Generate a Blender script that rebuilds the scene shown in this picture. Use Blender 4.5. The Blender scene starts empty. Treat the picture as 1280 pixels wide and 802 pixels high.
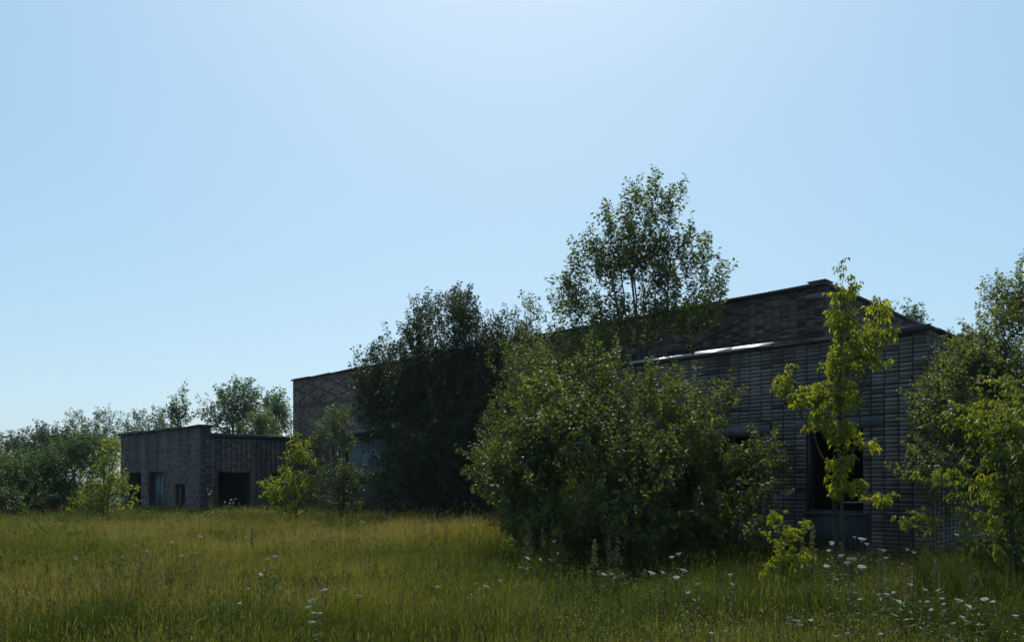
import bpy, math, random
import numpy as np
from mathutils import Vector, noise

SEED = 7
rng = np.random.default_rng(SEED)
random.seed(SEED)
scene = bpy.context.scene
COL = scene.collection
ZC = 1.6          # eye height
F = 960.0         # focal length in photograph pixels
HOR = 600.0       # photograph row of the horizon
R2 = math.sqrt(0.5)

def at(px, py, Y):
    return np.array([(px - 640.0) / F * Y, Y, ZC + (HOR - py) / F * Y])

def ground_z(x, y):
    x = np.asarray(x, dtype=float); y = np.asarray(y, dtype=float)
    return (0.24 * np.exp(-((x + 1.0) / 4.0) ** 2 - ((y - 19.0) / 2.6) ** 2) + 0.05 * np.sin(x * 0.61 + 0.7) * np.sin(y * 0.43 + 0.3) + 0.035 * np.sin(x * 1.37 + y * 0.9)
            + 0.03 * np.sin(y * 1.13 - x * 0.5)) * np.clip((60 - y) / 30, 0, 1)

# ------------------------------------------------------------------ objects
def setp(o, label=None, cat=None, group=None, kind=None):
    if label: o['label'] = label
    if cat: o['category'] = cat
    if group: o['group'] = group
    if kind: o['kind'] = kind
    return o

def empty(name, loc, label, cat, group=None):
    o = bpy.data.objects.new(name, None)
    o.empty_display_size = 0.2
    COL.objects.link(o); o.location = loc
    return setp(o, label, cat, group)

def mesh_np(name, verts, tris=None, quads=None, tint=None, mat=None, parent=None, smooth=False, mats=None, matidx=None):
    verts = np.asarray(verts, dtype=np.float32)
    tris = np.zeros((0, 3), np.int32) if tris is None else np.asarray(tris, np.int32)
    quads = np.zeros((0, 4), np.int32) if quads is None else np.asarray(quads, np.int32)
    me = bpy.data.meshes.new(name)
    me.vertices.add(len(verts)); me.vertices.foreach_set('co', verts.ravel())
    nl = tris.size + quads.size
    me.loops.add(nl)
    me.loops.foreach_set('vertex_index', np.concatenate([tris.ravel(), quads.ravel()]))
    npoly = len(tris) + len(quads)
    me.polygons.add(npoly)
    starts = np.concatenate([np.arange(len(tris)) * 3, tris.size + np.arange(len(quads)) * 4]).astype(np.int32)
    me.polygons.foreach_set('loop_start', starts)
    if smooth:
        me.polygons.foreach_set('use_smooth', np.ones(npoly, bool))
    if tint is not None:
        a = me.attributes.new('tint', 'FLOAT', 'POINT')
        a.data.foreach_set('value', np.asarray(tint, np.float32))
    me.update(calc_edges=True)
    if mat: me.materials.append(mat)
    o = bpy.data.objects.new(name, me)
    COL.objects.link(o)
    if parent: 
        o.parent = parent
    return o

class MB:
    """collects polygons for ONE mesh"""
    def __init__(s): s.v = []; s.q = []; s.t = []; s.tint = []; s.n = 0
    def add(s, v, q=(), t=(), tint=0.5):
        v = np.asarray(v, float)
        s.v.append(v); 
        if len(q): s.q.append(np.asarray(q, int) + s.n)
        if len(t): s.t.append(np.asarray(t, int) + s.n)
        s.tint.append(np.full(len(v), tint) if np.isscalar(tint) else np.asarray(tint, float))
        s.n += len(v)
    def hexa(s, c8, tint=0.5):
        s.add(c8, [(0,3,2,1),(4,5,6,7),(0,1,5,4),(1,2,6,5),(2,3,7,6),(3,0,4,7)], (), tint)
    def cope(s, O, e, m, u0, u1, w0, w1, z0, z1, seed, step=1.1, tint=.3):
        r = random.Random(seed); u = u0
        while u < u1 - .05:
            v = min(u1, u + step * r.uniform(.7, 1.3))
            if u1 - v < .3: v = u1
            dz = r.gauss(0, .010); dw = r.gauss(0, .010); t = r.gauss(0, .010)
            def P(a, w, z): return (O[0] + e[0]*a + m[0]*w, O[1] + e[1]*a + m[1]*w, z)
            a, b = u + .004, v - .004
            s.hexa([P(a,w0,z0),P(b,w0,z0),P(b,w1+dw,z0-.01),P(a,w1+dw,z0-.012),P(a,w0,z1+dz-t),P(b,w0,z1+dz+t),P(b,w1+dw,z1+dz+t-.012),P(a,w1+dw,z1+dz-t-.008)], min(1, max(0, tint + r.gauss(0, .2))))
            u = v
    def obox(s, O, e, m, u0, u1, w0, w1, z0, z1, tint=0.5):
        """box in wall axes: u along e, w along m (outward normal), z up"""
        O = np.asarray(O, float)
        def P(u, w, z): return (O[0] + e[0]*u + m[0]*w, O[1] + e[1]*u + m[1]*w, z)
        s.hexa([P(u0,w0,z0),P(u1,w0,z0),P(u1,w1,z0),P(u0,w1,z0),P(u0,w0,z1),P(u1,w0,z1),P(u1,w1,z1),P(u0,w1,z1)], tint)
    def build(s, name, mat, parent=None, smooth=False):
        q = np.concatenate(s.q) if s.q else None
        t = np.concatenate(s.t) if s.t else None
        o = mesh_np(name, np.concatenate(s.v), t, q, np.concatenate(s.tint), mat, parent, smooth)
        if parent is not None:
            o.location = -np.array(world_loc(parent))
        return o

def world_loc(o):
    l = np.zeros(3)
    while o is not None:
        l += np.array(o.location); o = o.parent
    return l

# ------------------------------------------------------------------ materials
def newmat(name):
    m = bpy.data.materials.new(name); m.use_nodes = True
    nt = m.node_tree; nt.nodes.clear()
    return m, nt, nt.nodes, nt.links

def ramp(nodes, stops):
    r = nodes.new('ShaderNodeValToRGB')
    els = r.color_ramp.elements
    while len(els) < len(stops): els.new(0.5)
    for e, (p, c) in zip(els, stops):
        e.position = p; e.color = (*c, 1)
    return r

def leaf_mat(name, stops, trans_gain=(1.5, 1.6, 0.5), mix=0.42, rough=0.42, spec=0.5):
    m, nt, N, L = newmat(name)
    a = N.new('ShaderNodeAttribute'); a.attribute_name = 'tint'
    r = ramp(N, stops); L.new(a.outputs['Fac'], r.inputs[0])
    p = N.new('ShaderNodeBsdfPrincipled')
    p.inputs['Roughness'].default_value = rough
    p.inputs['Specular IOR Level'].default_value = spec
    L.new(r.outputs[0], p.inputs['Base Color'])
    mul = N.new('ShaderNodeMix'); mul.data_type = 'RGBA'; mul.blend_type = 'MULTIPLY'
    mul.inputs[0].default_value = 1.0; mul.clamp_result = False
    L.new(r.outputs[0], mul.inputs[6]); mul.inputs[7].default_value = (*trans_gain, 1)
    t = N.new('ShaderNodeBsdfTranslucent'); L.new(mul.outputs[2], t.inputs['Color'])
    mx = N.new('ShaderNodeMixShader'); mx.inputs[0].default_value = mix
    L.new(p.outputs[0], mx.inputs[1]); L.new(t.outputs[0], mx.inputs[2])
    o = N.new('ShaderNodeOutputMaterial'); L.new(mx.outputs[0], o.inputs[0])
    return m

def bark_mat(name, c0, c1):
    m, nt, N, L = newmat(name)
    tc = N.new('ShaderNodeTexCoord')
    n = N.new('ShaderNodeTexNoise'); n.inputs['Scale'].default_value = 9; n.inputs['Detail'].default_value = 6
    mp = N.new('ShaderNodeMapping'); mp.inputs['Scale'].default_value = (1, 1, 0.25)
    L.new(tc.outputs['Object'], mp.inputs[0]); L.new(mp.outputs[0], n.inputs[0])
    r = ramp(N, [(0.3, c0), (0.7, c1)]); L.new(n.outputs[0], r.inputs[0])
    p = N.new('ShaderNodeBsdfPrincipled'); p.inputs['Roughness'].default_value = 0.85
    L.new(r.outputs[0], p.inputs['Base Color'])
    b = N.new('ShaderNodeBump'); b.inputs['Strength'].default_value = 0.5; b.inputs['Distance'].default_value = 0.02
    L.new(n.outputs[0], b.inputs['Height']); L.new(b.outputs[0], p.inputs['Normal'])
    o = N.new('ShaderNodeOutputMaterial'); L.new(p.outputs[0], o.inputs[0])
    return m

def tint_mat(name, stops, rough=0.9, noise_scale=14.0, noise_amt=0.35, metallic=0.0, stain=0.0, bump=0.3):
    """colour from the per-brick 'tint' attribute, broken up by fine noise and large weather stains"""
    m, nt, N, L = newmat(name)
    a = N.new('ShaderNodeAttribute'); a.attribute_name = 'tint'
    tc = N.new('ShaderNodeTexCoord')
    n = N.new('ShaderNodeTexNoise'); n.inputs['Scale'].default_value = noise_scale; n.inputs['Detail'].default_value = 8
    n.inputs['Roughness'].default_value = 0.65
    L.new(tc.outputs['Object'], n.inputs[0])
    ad = N.new('ShaderNodeMath'); ad.operation = 'MULTIPLY_ADD'
    ad.inputs[1].default_value = noise_amt; 
    sub = N.new('ShaderNodeMath'); sub.operation = 'SUBTRACT'; sub.inputs[1].default_value = noise_amt * 0.5
    L.new(n.outputs[0], ad.inputs[0]); L.new(a.outputs['Fac'], sub.inputs[0]); L.new(sub.outputs[0], ad.inputs[2])
    r = ramp(N, stops); L.new(ad.outputs[0], r.inputs[0])
    p = N.new('ShaderNodeBsdfPrincipled'); p.inputs['Roughness'].default_value = rough
    p.inputs['Metallic'].default_value = metallic
    src = r.outputs[0]
    if stain > 0:
        mp = N.new('ShaderNodeMapping'); mp.inputs['Scale'].default_value = (0.9, 0.9, 0.22)
        L.new(tc.outputs['Object'], mp.inputs[0])
        n2 = N.new('ShaderNodeTexNoise'); n2.inputs['Scale'].default_value = 1.3; n2.inputs['Detail'].default_value = 7
        L.new(mp.outputs[0], n2.inputs[0])
        r2 = ramp(N, [(0.38, (1 - stain,) * 3), (0.6, (1, 1, 1))]); L.new(n2.outputs[0], r2.inputs[0])
        mul = N.new('ShaderNodeMix'); mul.data_type = 'RGBA'; mul.blend_type = 'MULTIPLY'; mul.inputs[0].default_value = 1
        L.new(src, mul.inputs[6]); L.new(r2.outputs[0], mul.inputs[7]); src = mul.outputs[2]
    L.new(src, p.inputs['Base Color'])
    b = N.new('ShaderNodeBump'); b.inputs['Strength'].default_value = bump; b.inputs['Distance'].default_value = 0.01
    L.new(n.outputs[0], b.inputs['Height']); L.new(b.outputs[0], p.inputs['Normal'])
    o = N.new('ShaderNodeOutputMaterial'); L.new(p.outputs[0], o.inputs[0])
    return m

M = {}
# leaves: base colours 0.03 .. 0.12
M['leaf_dark']   = leaf_mat('leaf_dark',   [(0.0,(.020,.034,.016)),(0.6,(.035,.058,.022)),(1.0,(.060,.085,.030))], mix=.26, rough=.55, spec=.3)
M['leaf_poplar'] = leaf_mat('leaf_poplar', [(0.0,(.042,.062,.024)),(0.6,(.072,.100,.034)),(1.0,(.125,.150,.046))], trans_gain=(1.7,1.75,.5), mix=.48, rough=.5, spec=.35)
M['leaf_bush']   = leaf_mat('leaf_bush',   [(0.0,(.048,.066,.017)),(0.6,(.084,.106,.024)),(1.0,(.140,.155,.038))], trans_gain=(1.65,1.65,.5), mix=.46, rough=.52, spec=.32)
M['leaf_maple']  = leaf_mat('leaf_maple',  [(0.0,(.076,.100,.014)),(0.6,(.134,.158,.020)),(1.0,(.215,.208,.030))], trans_gain=(2.5,2.4,.5), mix=.62, rough=.5, spec=.35)
M['leaf_elder']  = leaf_mat('leaf_elder',  [(0.0,(.064,.088,.014)),(0.6,(.110,.138,.018)),(1.0,(.190,.190,.028))], trans_gain=(2.0,2.0,.45), mix=.56, rough=.42)
M['leaf_apple']  = leaf_mat('leaf_apple',  [(0.0,(.050,.068,.028)),(0.6,(.084,.106,.036)),(1.0,(.135,.150,.050))], trans_gain=(1.95,1.95,.5), mix=.56, rough=.48)
M['leaf_far']    = leaf_mat('leaf_far',    [(0.0,(.036,.064,.024)),(0.6,(.056,.096,.032)),(1.0,(.096,.130,.042))], trans_gain=(1.6,1.75,.5), mix=.42, rough=.6, spec=.3)
M['leaf_fresh']  = leaf_mat('leaf_fresh',  [(0.0,(.050,.085,.022)),(0.6,(.075,.115,.028)),(1.0,(.120,.150,.040))], mix=.42, rough=.5)
M['bark_dark']   = bark_mat('bark_dark', (.030,.025,.020), (.085,.072,.058))
M['bark_grey']   = bark_mat('bark_grey', (.060,.055,.048), (.160,.150,.130))
M['bark_green']  = bark_mat('bark_green', (.030,.030,.018), (.075,.068,.040))
M['grass'] = leaf_mat('grass_blades', [(0.0,(.022,.036,.007)),(0.3,(.058,.074,.013)),(0.55,(.108,.114,.023)),(0.78,(.156,.138,.042)),(1.0,(.190,.148,.082))], trans_gain=(1.55,1.6,.5), mix=.54, rough=.6, spec=.2)
M['forb'] = leaf_mat('meadow_forb_leaf', [(0.0,(.030,.052,.012)),(0.6,(.055,.080,.016)),(1.0,(.095,.110,.022))], trans_gain=(1.5,1.5,.4), mix=.45, rough=.65, spec=.2)
M['yellow'] = leaf_mat('yellow_petal', [(0,(.30,.24,.02)),(1,(.45,.36,.03))], trans_gain=(1,1,1), mix=.3, rough=.6)
M['white'] = leaf_mat('white_petal', [(0,(.58,.60,.50)),(1,(.78,.79,.72))], trans_gain=(1,1,1), mix=.35, rough=.7)
M['dock'] = leaf_mat('dock_seed', [(0,(.045,.026,.014)),(1,(.105,.062,.034))], trans_gain=(1.2,1,.8), mix=.3, rough=.7)
M['mullein'] = leaf_mat('plume', [(0,(.12,.12,.03)),(1,(.22,.20,.06))], trans_gain=(1.2,1.1,.7), mix=.35, rough=.7)
M['stalk'] = leaf_mat('stalk', [(0,(.06,.08,.02)),(1,(.10,.12,.03))], mix=.2, rough=.6)

M['brick_grey'] = tint_mat('grey_silicate_brick', [(0.0,(.042,.034,.026)),(0.35,(.158,.126,.094)),(0.7,(.248,.202,.154)),(1.0,(.350,.292,.226))], stain=.5)
M['brick_red']  = tint_mat('brown_red_brick', [(0.0,(.042,.029,.024)),(0.3,(.135,.078,.055)),(0.7,(.235,.146,.105)),(1.0,(.350,.255,.195))], stain=.4)
M['mortar'] = tint_mat('recessed_mortar', [(0.0,(.022,.021,.020)),(1.0,(.065,.062,.058))], stain=.3, noise_scale=20)
M['concrete'] = tint_mat('weathered_concrete', [(0.0,(.09,.086,.080)),(1.0,(.24,.23,.215))], stain=.4, noise_scale=8, noise_amt=.6)
M['plinth'] = tint_mat('shade_dark_plinth_render', [(0.0,(.045,.046,.045)),(1.0,(.11,.11,.105))], stain=.5, noise_scale=8, noise_amt=.6)  # darker than the concrete: shade on the wall below the windows put into the colour
M['tin'] = tint_mat('weathered_roof_tin', [(0.0,(.20,.20,.20)),(1.0,(.42,.42,.43))], rough=.45, metallic=.8, noise_scale=6, noise_amt=.6, bump=.1)
M['tin_dark'] = tint_mat('dark_roof_felt', [(0.0,(.020,.020,.022)),(1.0,(.06,.06,.064))], rough=.8, noise_scale=10, noise_amt=.5)
M['gate_paint'] = tint_mat('pale_blue_gate_paint', [(0.0,(.11,.13,.15)),(0.5,(.19,.225,.255)),(1.0,(.28,.32,.36))], rough=.55, noise_scale=5, noise_amt=.5, stain=.35)
M['door_paint'] = tint_mat('dark_blue_green_door_paint', [(0.0,(.05,.075,.085)),(1.0,(.12,.16,.18))], rough=.6, noise_scale=7, noise_amt=.5, stain=.3)
M['timber'] = tint_mat('grey_window_timber', [(0.0,(.10,.085,.07)),(1.0,(.24,.21,.18))], rough=.85, noise_scale=22, noise_amt=.6)

# ground
def ground_mat():
    m, nt, N, L = newmat('meadow_soil')
    tc = N.new('ShaderNodeTexCoord')
    n = N.new('ShaderNodeTexNoise'); n.inputs['Scale'].default_value = 0.35; n.inputs['Detail'].default_value = 10
    L.new(tc.outputs['Object'], n.inputs[0])
    r = ramp(N, [(0.3,(.028,.032,.012)),(0.5,(.050,.054,.018)),(0.7,(.080,.070,.030))]); L.new(n.outputs[0], r.inputs[0])
    n2 = N.new('ShaderNodeTexNoise'); n2.inputs['Scale'].default_value = 22; n2.inputs['Detail'].default_value = 8
    L.new(tc.outputs['Object'], n2.inputs[0])
    p = N.new('ShaderNodeBsdfPrincipled'); p.inputs['Roughness'].default_value = .95
    L.new(r.outputs[0], p.inputs['Base Color'])
    b = N.new('ShaderNodeBump'); b.inputs['Strength'].default_value = .8; b.inputs['Distance'].default_value = .05
    L.new(n2.outputs[0], b.inputs['Height']); L.new(b.outputs[0], p.inputs['Normal'])
    o = N.new('ShaderNodeOutputMaterial'); L.new(p.outputs[0], o.inputs[0])
    return m
M['ground'] = ground_mat()

def build_ground():
    xs = np.concatenate([np.linspace(-2500, -45, 14), np.linspace(-44, 44, 111), np.linspace(45, 2500, 14)])
    ys = np.concatenate([np.linspace(-600, -6, 8), np.linspace(-5, 60, 100), np.linspace(62, 3500, 16)])
    X, Y = np.meshgrid(xs, ys)
    Z = ground_z(X, Y)
    v = np.stack([X, Y, Z], -1).reshape(-1, 3)
    nx = len(xs); ny = len(ys)
    i = np.arange(ny - 1)[:, None] * nx + np.arange(nx - 1)[None]
    q = np.stack([i, i + 1, i + nx + 1, i + nx], -1).reshape(-1, 4)
    setp(mesh_np('ground', v, None, q, None, M['ground'], None, True), kind='structure')
build_ground()

# ------------------------------------------------------------------ brick walls
def slab(mb, O, e, m, L, z0, z1, openings, front=-0.018, T=0.38, tint=0.5):
    """solid wall with real openings (reveals, inner face)"""
    us = sorted({0.0, L, *[a for o in openings for a in o[:2]]})
    zs = sorted({z0, z1, *[a for o in openings for a in o[2:]]})
    def solid(i, j):
        if i < 0 or j < 0 or i >= len(us) - 1 or j >= len(zs) - 1: return False
        u = (us[i] + us[i+1]) / 2; z = (zs[j] + zs[j+1]) / 2
        return not any(a < u < b and c < z < d for a, b, c, d in openings)
    def P(u, w, z): return (O[0] + e[0]*u + m[0]*w, O[1] + e[1]*u + m[1]*w, z)
    b = front - T
    for i in range(len(us) - 1):
        for j in range(len(zs) - 1):
            if not solid(i, j): continue
            a, c, d, f = us[i], us[i+1], zs[j], zs[j+1]
            fs = [[P(a,front,d),P(c,front,d),P(c,front,f),P(a,front,f)], [P(a,b,d),P(a,b,f),P(c,b,f),P(c,b,d)]]
            if not solid(i-1, j): fs.append([P(a,b,d),P(a,front,d),P(a,front,f),P(a,b,f)])
            if not solid(i+1, j): fs.append([P(c,front,d),P(c,b,d),P(c,b,f),P(c,front,f)])
            if not solid(i, j-1): fs.append([P(a,b,d),P(c,b,d),P(c,front,d),P(a,front,d)])
            if not solid(i, j+1): fs.append([P(a,front,f),P(c,front,f),P(c,b,f),P(a,b,f)])
            for q in fs: mb.add(q, [(0,1,2,3)], (), tint)

def bricks(mb, O, e, m, L, z0, z1, openings, bw=0.25, bh=0.079, joint=0.013, vj=0.026, stack=True, fn=None, seed=1, rough=1.0, maxu=None):
    """individually laid bricks standing proud of the recessed mortar; fn(row, col, u, z) -> (tint, proud, skip)"""
    r_ = random.Random(seed)
    rows = int((z1 - z0) / bh)
    cols = int(L / bw) + 2
    V = []; Q = []; T = []; n = 0
    colshift = [r_.gauss(0, .004) for _ in range(cols + 2)]
    rowsh = [r_.gauss(0, .003) for _ in range(rows + 1)]
    for r in range(rows):
        za = z0 + r * bh + joint / 2; zb = z0 + (r + 1) * bh - joint / 2
        off = 0.0 if stack else (bw / 2 if r % 2 else 0.0)
        for c in range(-1 if off else 0, cols):
            ua = c * bw + off + vj / 2 + (colshift[c] if 0 < c else 0); ub = (c + 1) * bw + off - vj / 2 + colshift[c + 1]
            ua = max(ua, joint * .4); ub = min(ub, L - joint * .4)
            if ub - ua < .04: continue
            skip = False
            for (a, b, cz, dz) in openings:
                if zb > cz + .012 and za < dz - .012 and ub > a and ua < b:
                    la, lb = a - ua, ub - b
                    if la > .05 and la >= lb: ub = a - .004
                    elif lb > .05: ua = b + .004
                    else: skip = True
            if skip: continue
            tint, proud, sk = fn(r, c, (ua + ub) / 2, (za + zb) / 2) if fn else (None, 0, False)
            if sk or r_.random() < .004 * rough: continue
            if tint is None: tint = min(1, max(0, r_.gauss(.55, .16)))
            p = proud + r_.gauss(0, .0028) * rough
            k1 = r_.gauss(0, .0016) * rough; k2 = r_.gauss(0, .0012) * rough; k3 = r_.gauss(0, .0010) * rough
            b_ = -.03
            za_, zb_ = za + rowsh[r] + r_.gauss(0, .0016), zb + rowsh[r] + r_.gauss(0, .0016)
            c8 = []
            for (w, s) in ((b_, 0), (p, 1)):
                for (u, z, ku) in ((ua, za_, -1), (ub, za_, 1), (ub, zb_, 1), (ua, zb_, -1)):
                    ww = w + (k1 * ku + (k3 if z == zb_ else -k3) if s else 0)
                    zz = z + k2 * ku
                    c8.append((O[0] + e[0]*u + m[0]*ww, O[1] + e[1]*u + m[1]*ww, zz))
            V += c8
            Q += [(n+4,n+5,n+6,n+7), (n,n+1,n+5,n+4), (n+1,n+2,n+6,n+5), (n+2,n+3,n+7,n+6), (n+3,n,n+4,n+7)]
            T += [tint] * 8; n += 8
    mb.add(V, Q, (), np.array(T))

D_ = np.array([-R2, R2])      # along the long facades, away to the left
N_ = np.array([R2, R2])       # into the buildings, away to the right
FN = -N_                      # outward normal of the long facades
EN = -D_                      # outward normal of the end walls (towards the right)
C0 = np.array([7.58, 14.0])   # near corner of the low wing
Q0 = np.array([8.49, 20.9])   # near corner of the tall hall
S0 = np.array([-14.2, 35.0])  # near corner of the small building

bld = empty('brick_building', (8.0, 18.0, 0), 'long derelict brick building with a tall flat-roofed hall and a low grey wing in front', 'building')

def grad(sd):
    rr = random.Random(sd)
    return lambda r, c, u, z: (min(1, max(0, rr.gauss(.50, .10))), 0, False)

# --- low wing
WT = 4.38                      # wing wall top under the coping
wing_open = [(1.14, 2.27, .97, 2.6), (3.42, 4.46, .97, 2.55), (5.3, 6.3, .97, 2.55)]
WL1, WL2 = 6.2, 8.4           # full-depth length, total length
WD = float(np.dot(Q0 - C0, N_))  # depth up to the hall face
rr = random.Random(11)
def wing_fn(r, c, u, z):
    t = rr.gauss(.50, .10)
    if rr.random() < .07: t -= .3
    if math.sin(c * .9 + r * .13) + math.sin(r * .41 - c * .5) > 1.35: t -= .10
    if z > 3.95: t = rr.gauss(.33, .1)         # darker courses under the coping
    # concrete lintels replace the bricks above the openings
    for (a, b, z0, z1) in wing_open:
        if a - .42 < u < b + .3 and z1 < z < z1 + .24: return (t, 0, True)
        if a - .1 < u < b + .1 and .3 < z < z0: return (t, 0, True)
    return (min(1, max(.02, t)), 0, False)
mb = MB()
slab(mb, C0, D_, FN, WL2, -.2, WT, wing_open)
slab(mb, C0 + .012 * D_ + .025 * N_, N_, EN, WD - .03, -.2, WT, [])
# back parts of the wing: stub wall towards the courtyard
E1 = C0 + D_ * WL2
slab(mb, E1 - .012 * D_ + .025 * N_, N_, D_, 1.55, -.2, WT, [])
slab(mb, C0 + D_ * WL1 + N_ * 1.6, N_, D_, WD - 1.6, -.2, WT, [])
slab(mb, C0 + D_ * WL1 + N_ * 1.6, D_, N_, WL2 - WL1, -.2, WT, [])
slab(mb, C0 + N_ * WD + D_ * .03, D_, N_, 4.15, -.2, WT, [])
wing_back = mb.build('wing_wall', M['mortar'], bld)
mb = MB()
bricks(mb, C0, D_, FN, WL2, .0, WT, wing_open, fn=wing_fn, seed=3)
bricks(mb, C0, N_, EN, WD, .0, WT, [], fn=grad(5), seed=4)
mb.build('brick_facing', M['brick_grey'], wing_back)
# roof slab + coping
mb = MB()
mb.obox(C0, D_, FN, .2, WL1 - .2, -WD - .015, -.2, 3.9, 4.08)
mb.obox(C0, D_, FN, WL1 - .2, WL2 - .2, -1.4, -.2, 3.9, 4.08)
mb.build('roof', M['tin_dark'], wing_back)
mb = MB()
mb.cope(C0, D_, FN, -.06, WL2 + .05, -.45, .06, WT + .003, WT + .05, 91)
mb.obox(C0, D_, FN, -.06, .36, -WD + .05, -.4505, WT + .003, WT + .052, .35)
mb.obox(C0, D_, FN, -.07, 1.2, .085, .098, WT - .06, WT + .056, .3)
mb.build('coping', M['tin_dark'], wing_back)
mb = MB()   # grey concrete edge of the coping
mb.cope(C0, D_, FN, .15, 3.0, -.40, .045, WT + .07, WT + .09, 92, tint=.3)
mb.build('coping_slab', M['concrete'], wing_back)
mb = MB()
mb.cope(C0, D_, FN, 4.85, 8.2, -.40, .04, WT + .07, WT + .095, 93, tint=.3)
mb.build('coping_slab', M['concrete'], wing_back)
# loose galvanised sheet tipped towards the yard
mb = MB()
segs = [(3.02, 3.9), (3.9, 4.82), (4.86, 6.6)]
for k, (a, b) in enumerate(segs):
    for j in range(1):
        ua = a; ub = b
        dz = 0
        wid, wid2 = ((.105, .085), (.085, .05), (.016, .008))[k]
        def P(u, w, z):
            return (C0[0] + D_[0]*u + FN[0]*w, C0[1] + D_[1]*u + FN[1]*w, z)
        zt = WT + .10 + dz
        lo = .06 if k < 2 else .03; zt -= .03 * (k > 1)
        v = [P(ua, .10, zt - lo), P(ub, .10, zt - lo), P(ub, .10 - wid2, zt + .02), P(ua - .06 * (k == 0), .10 - wid, zt + .02)]
        v2 = [(x, y, z - .004) for x, y, z in v]
        mb.add(v + v2, [(0,3,2,1),(4,5,6,7),(0,1,5,4),(1,2,6,5),(2,3,7,6),(3,0,4,7)], (), .35 if k < 2 else .2)
o = mb.build('flashing', M['tin'], wing_back); o['label'] = 'bright bent metal sheet on the roof edge of the low wing'
# openings
for k, (a, b, z0, z1) in enumerate(wing_open):
    mb = MB(); f = .035
    mb.obox(C0, D_, FN, a + .003, a + f, -.17, -.075, z0 + .003, z1 - .003, .5)
    mb.obox(C0, D_, FN, b - f, b - .003, -.17, -.075, z0 + .003, z1 - .003, .4)
    mb.obox(C0, D_, FN, a + f, b - f, -.17, -.075, z1 - f, z1 - .003, .45)
    mb.obox(C0, D_, FN, a + f, b - f, -.17, -.075, z0 + .003, z0 + f, .5)
    if k != 0:
        mb.obox(C0, D_, FN, (a + b)/2 - .03, (a + b)/2 + .03, -.165, -.08, z0 + f, z1 - f, .5)
    mb.build('window_frame', M['plinth'], wing_back)
for (a, b, z0, z1) in wing_open:
    mb = MB(); mb.obox(C0, D_, FN, a - .36, b + .24, -.019, .004, z1 + .006, z1 + .225, .25)
    mb.build('lintel', M['concrete'], wing_back)
    mb = MB(); mb.obox(C0, D_, FN, a - .05, b + .05, -.1, .05, z0 - .055, z0 - .003, .55)
    mb.build('sill', M['plinth'], wing_back)
    mb = MB(); mb.obox(C0, D_, FN, a - .06, b + .06, -.019, .02, .25, z0 - .06, .05)
    mb.build('apron_panel', M['plinth'], wing_back)

# --- tall hall
HT = 6.92
HL = 28.6; HD = 12.0
gz = 3.6
hall_open = [(19.2, 23.5, 0.0, gz)]
rr2 = random.Random(21)
def hall_fn(r, c, u, z):
    t = rr2.gauss(.50, .14); proud = 0
    if u < 1.75 and z < 3.9: return (t, 0, True)      # inside the wing: bricks left out, bare dark mortar deepens the room's shade
    if z > 5.62 and z < 6.75:
        k = (r + c) % 8; k2 = (r - c) % 8
        if (k == 0 or k2 == 0) and u > 2: return (.08, -.006, False)
        t = rr2.gauss(.58, .14)
    elif 5.36 < z <= 5.62: t = rr2.gauss(.17, .07)
    elif z >= 6.75: t = rr2.gauss(.35, .1)
    if rr2.random() < .16: t = rr2.gauss(.18, .08)
    if u < 9 and math.sin(c * 1.1 + .7) + math.sin(r * .55) > 1.2: t -= .2
    if u < 12: t -= .12
    if u > 19: t += .12
    return (min(1, max(.02, t)), proud, False)
mb = MB()
slab(mb, Q0, D_, FN, HL, -.2, HT, hall_open, T=.45)
slab(mb, Q0 + .012 * D_ + .025 * N_, N_, EN, HD - .03, -.2, HT, [], T=.45)
slab(mb, Q0 + D_ * (HL - .012) + .025 * N_, N_, D_, HD - .03, -.2, HT, [], T=.45)
slab(mb, Q0 + N_ * HD, D_, N_, HL, -.2, HT, [], T=.45)
hall = mb.build('hall_wall', M['mortar'], bld)
mb = MB()
bricks(mb, Q0, D_, FN, HL, .0, HT, hall_open, fn=hall_fn, seed=8)
bricks(mb, Q0, N_, EN, HD, .0, HT, [], fn=hall_fn, seed=9)
bricks(mb, Q0 + D_ * HL, N_, D_, 5.0, 3.5, HT, [], fn=grad(3), seed=10)
mb.build('brick_facing', M['brick_red'], hall)
mb = MB()
mb.obox(Q0, D_, FN, .3, HL - .3, -HD + .3, -.3, 6.35, 6.5)
mb.build('roof', M['tin_dark'], hall)
mb = MB()
mb.cope(Q0, D_, FN, -.07, HL + .09, -.5, .08, HT + .003, HT + .075, 94, step=1.6)
mb.obox(Q0, D_, FN, -.07, .45, -HD - .05, -.5005, HT + .003, HT + .077, .3)
mb.obox(Q0, D_, FN, HL - .45, HL + .09, -HD - .05, -.5005, HT + .003, HT + .077, .3)
mb.obox(Q0, D_, FN, .455, HL - .455, -HD - .05, -HD + .4, HT + .003, HT + .077, .3)
mb.build('coping', M['tin_dark'], hall)
mb = MB()
mb.obox(Q0, D_, FN, -.09, .42, -.42, .11, HT + .10, HT + .13, .6)
mb.obox(Q0, D_, FN, -.03, .5, .002, .03, HT - .36, HT - .20, .75)
o = mb.build('corner_cap', M['concrete'], hall)
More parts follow.
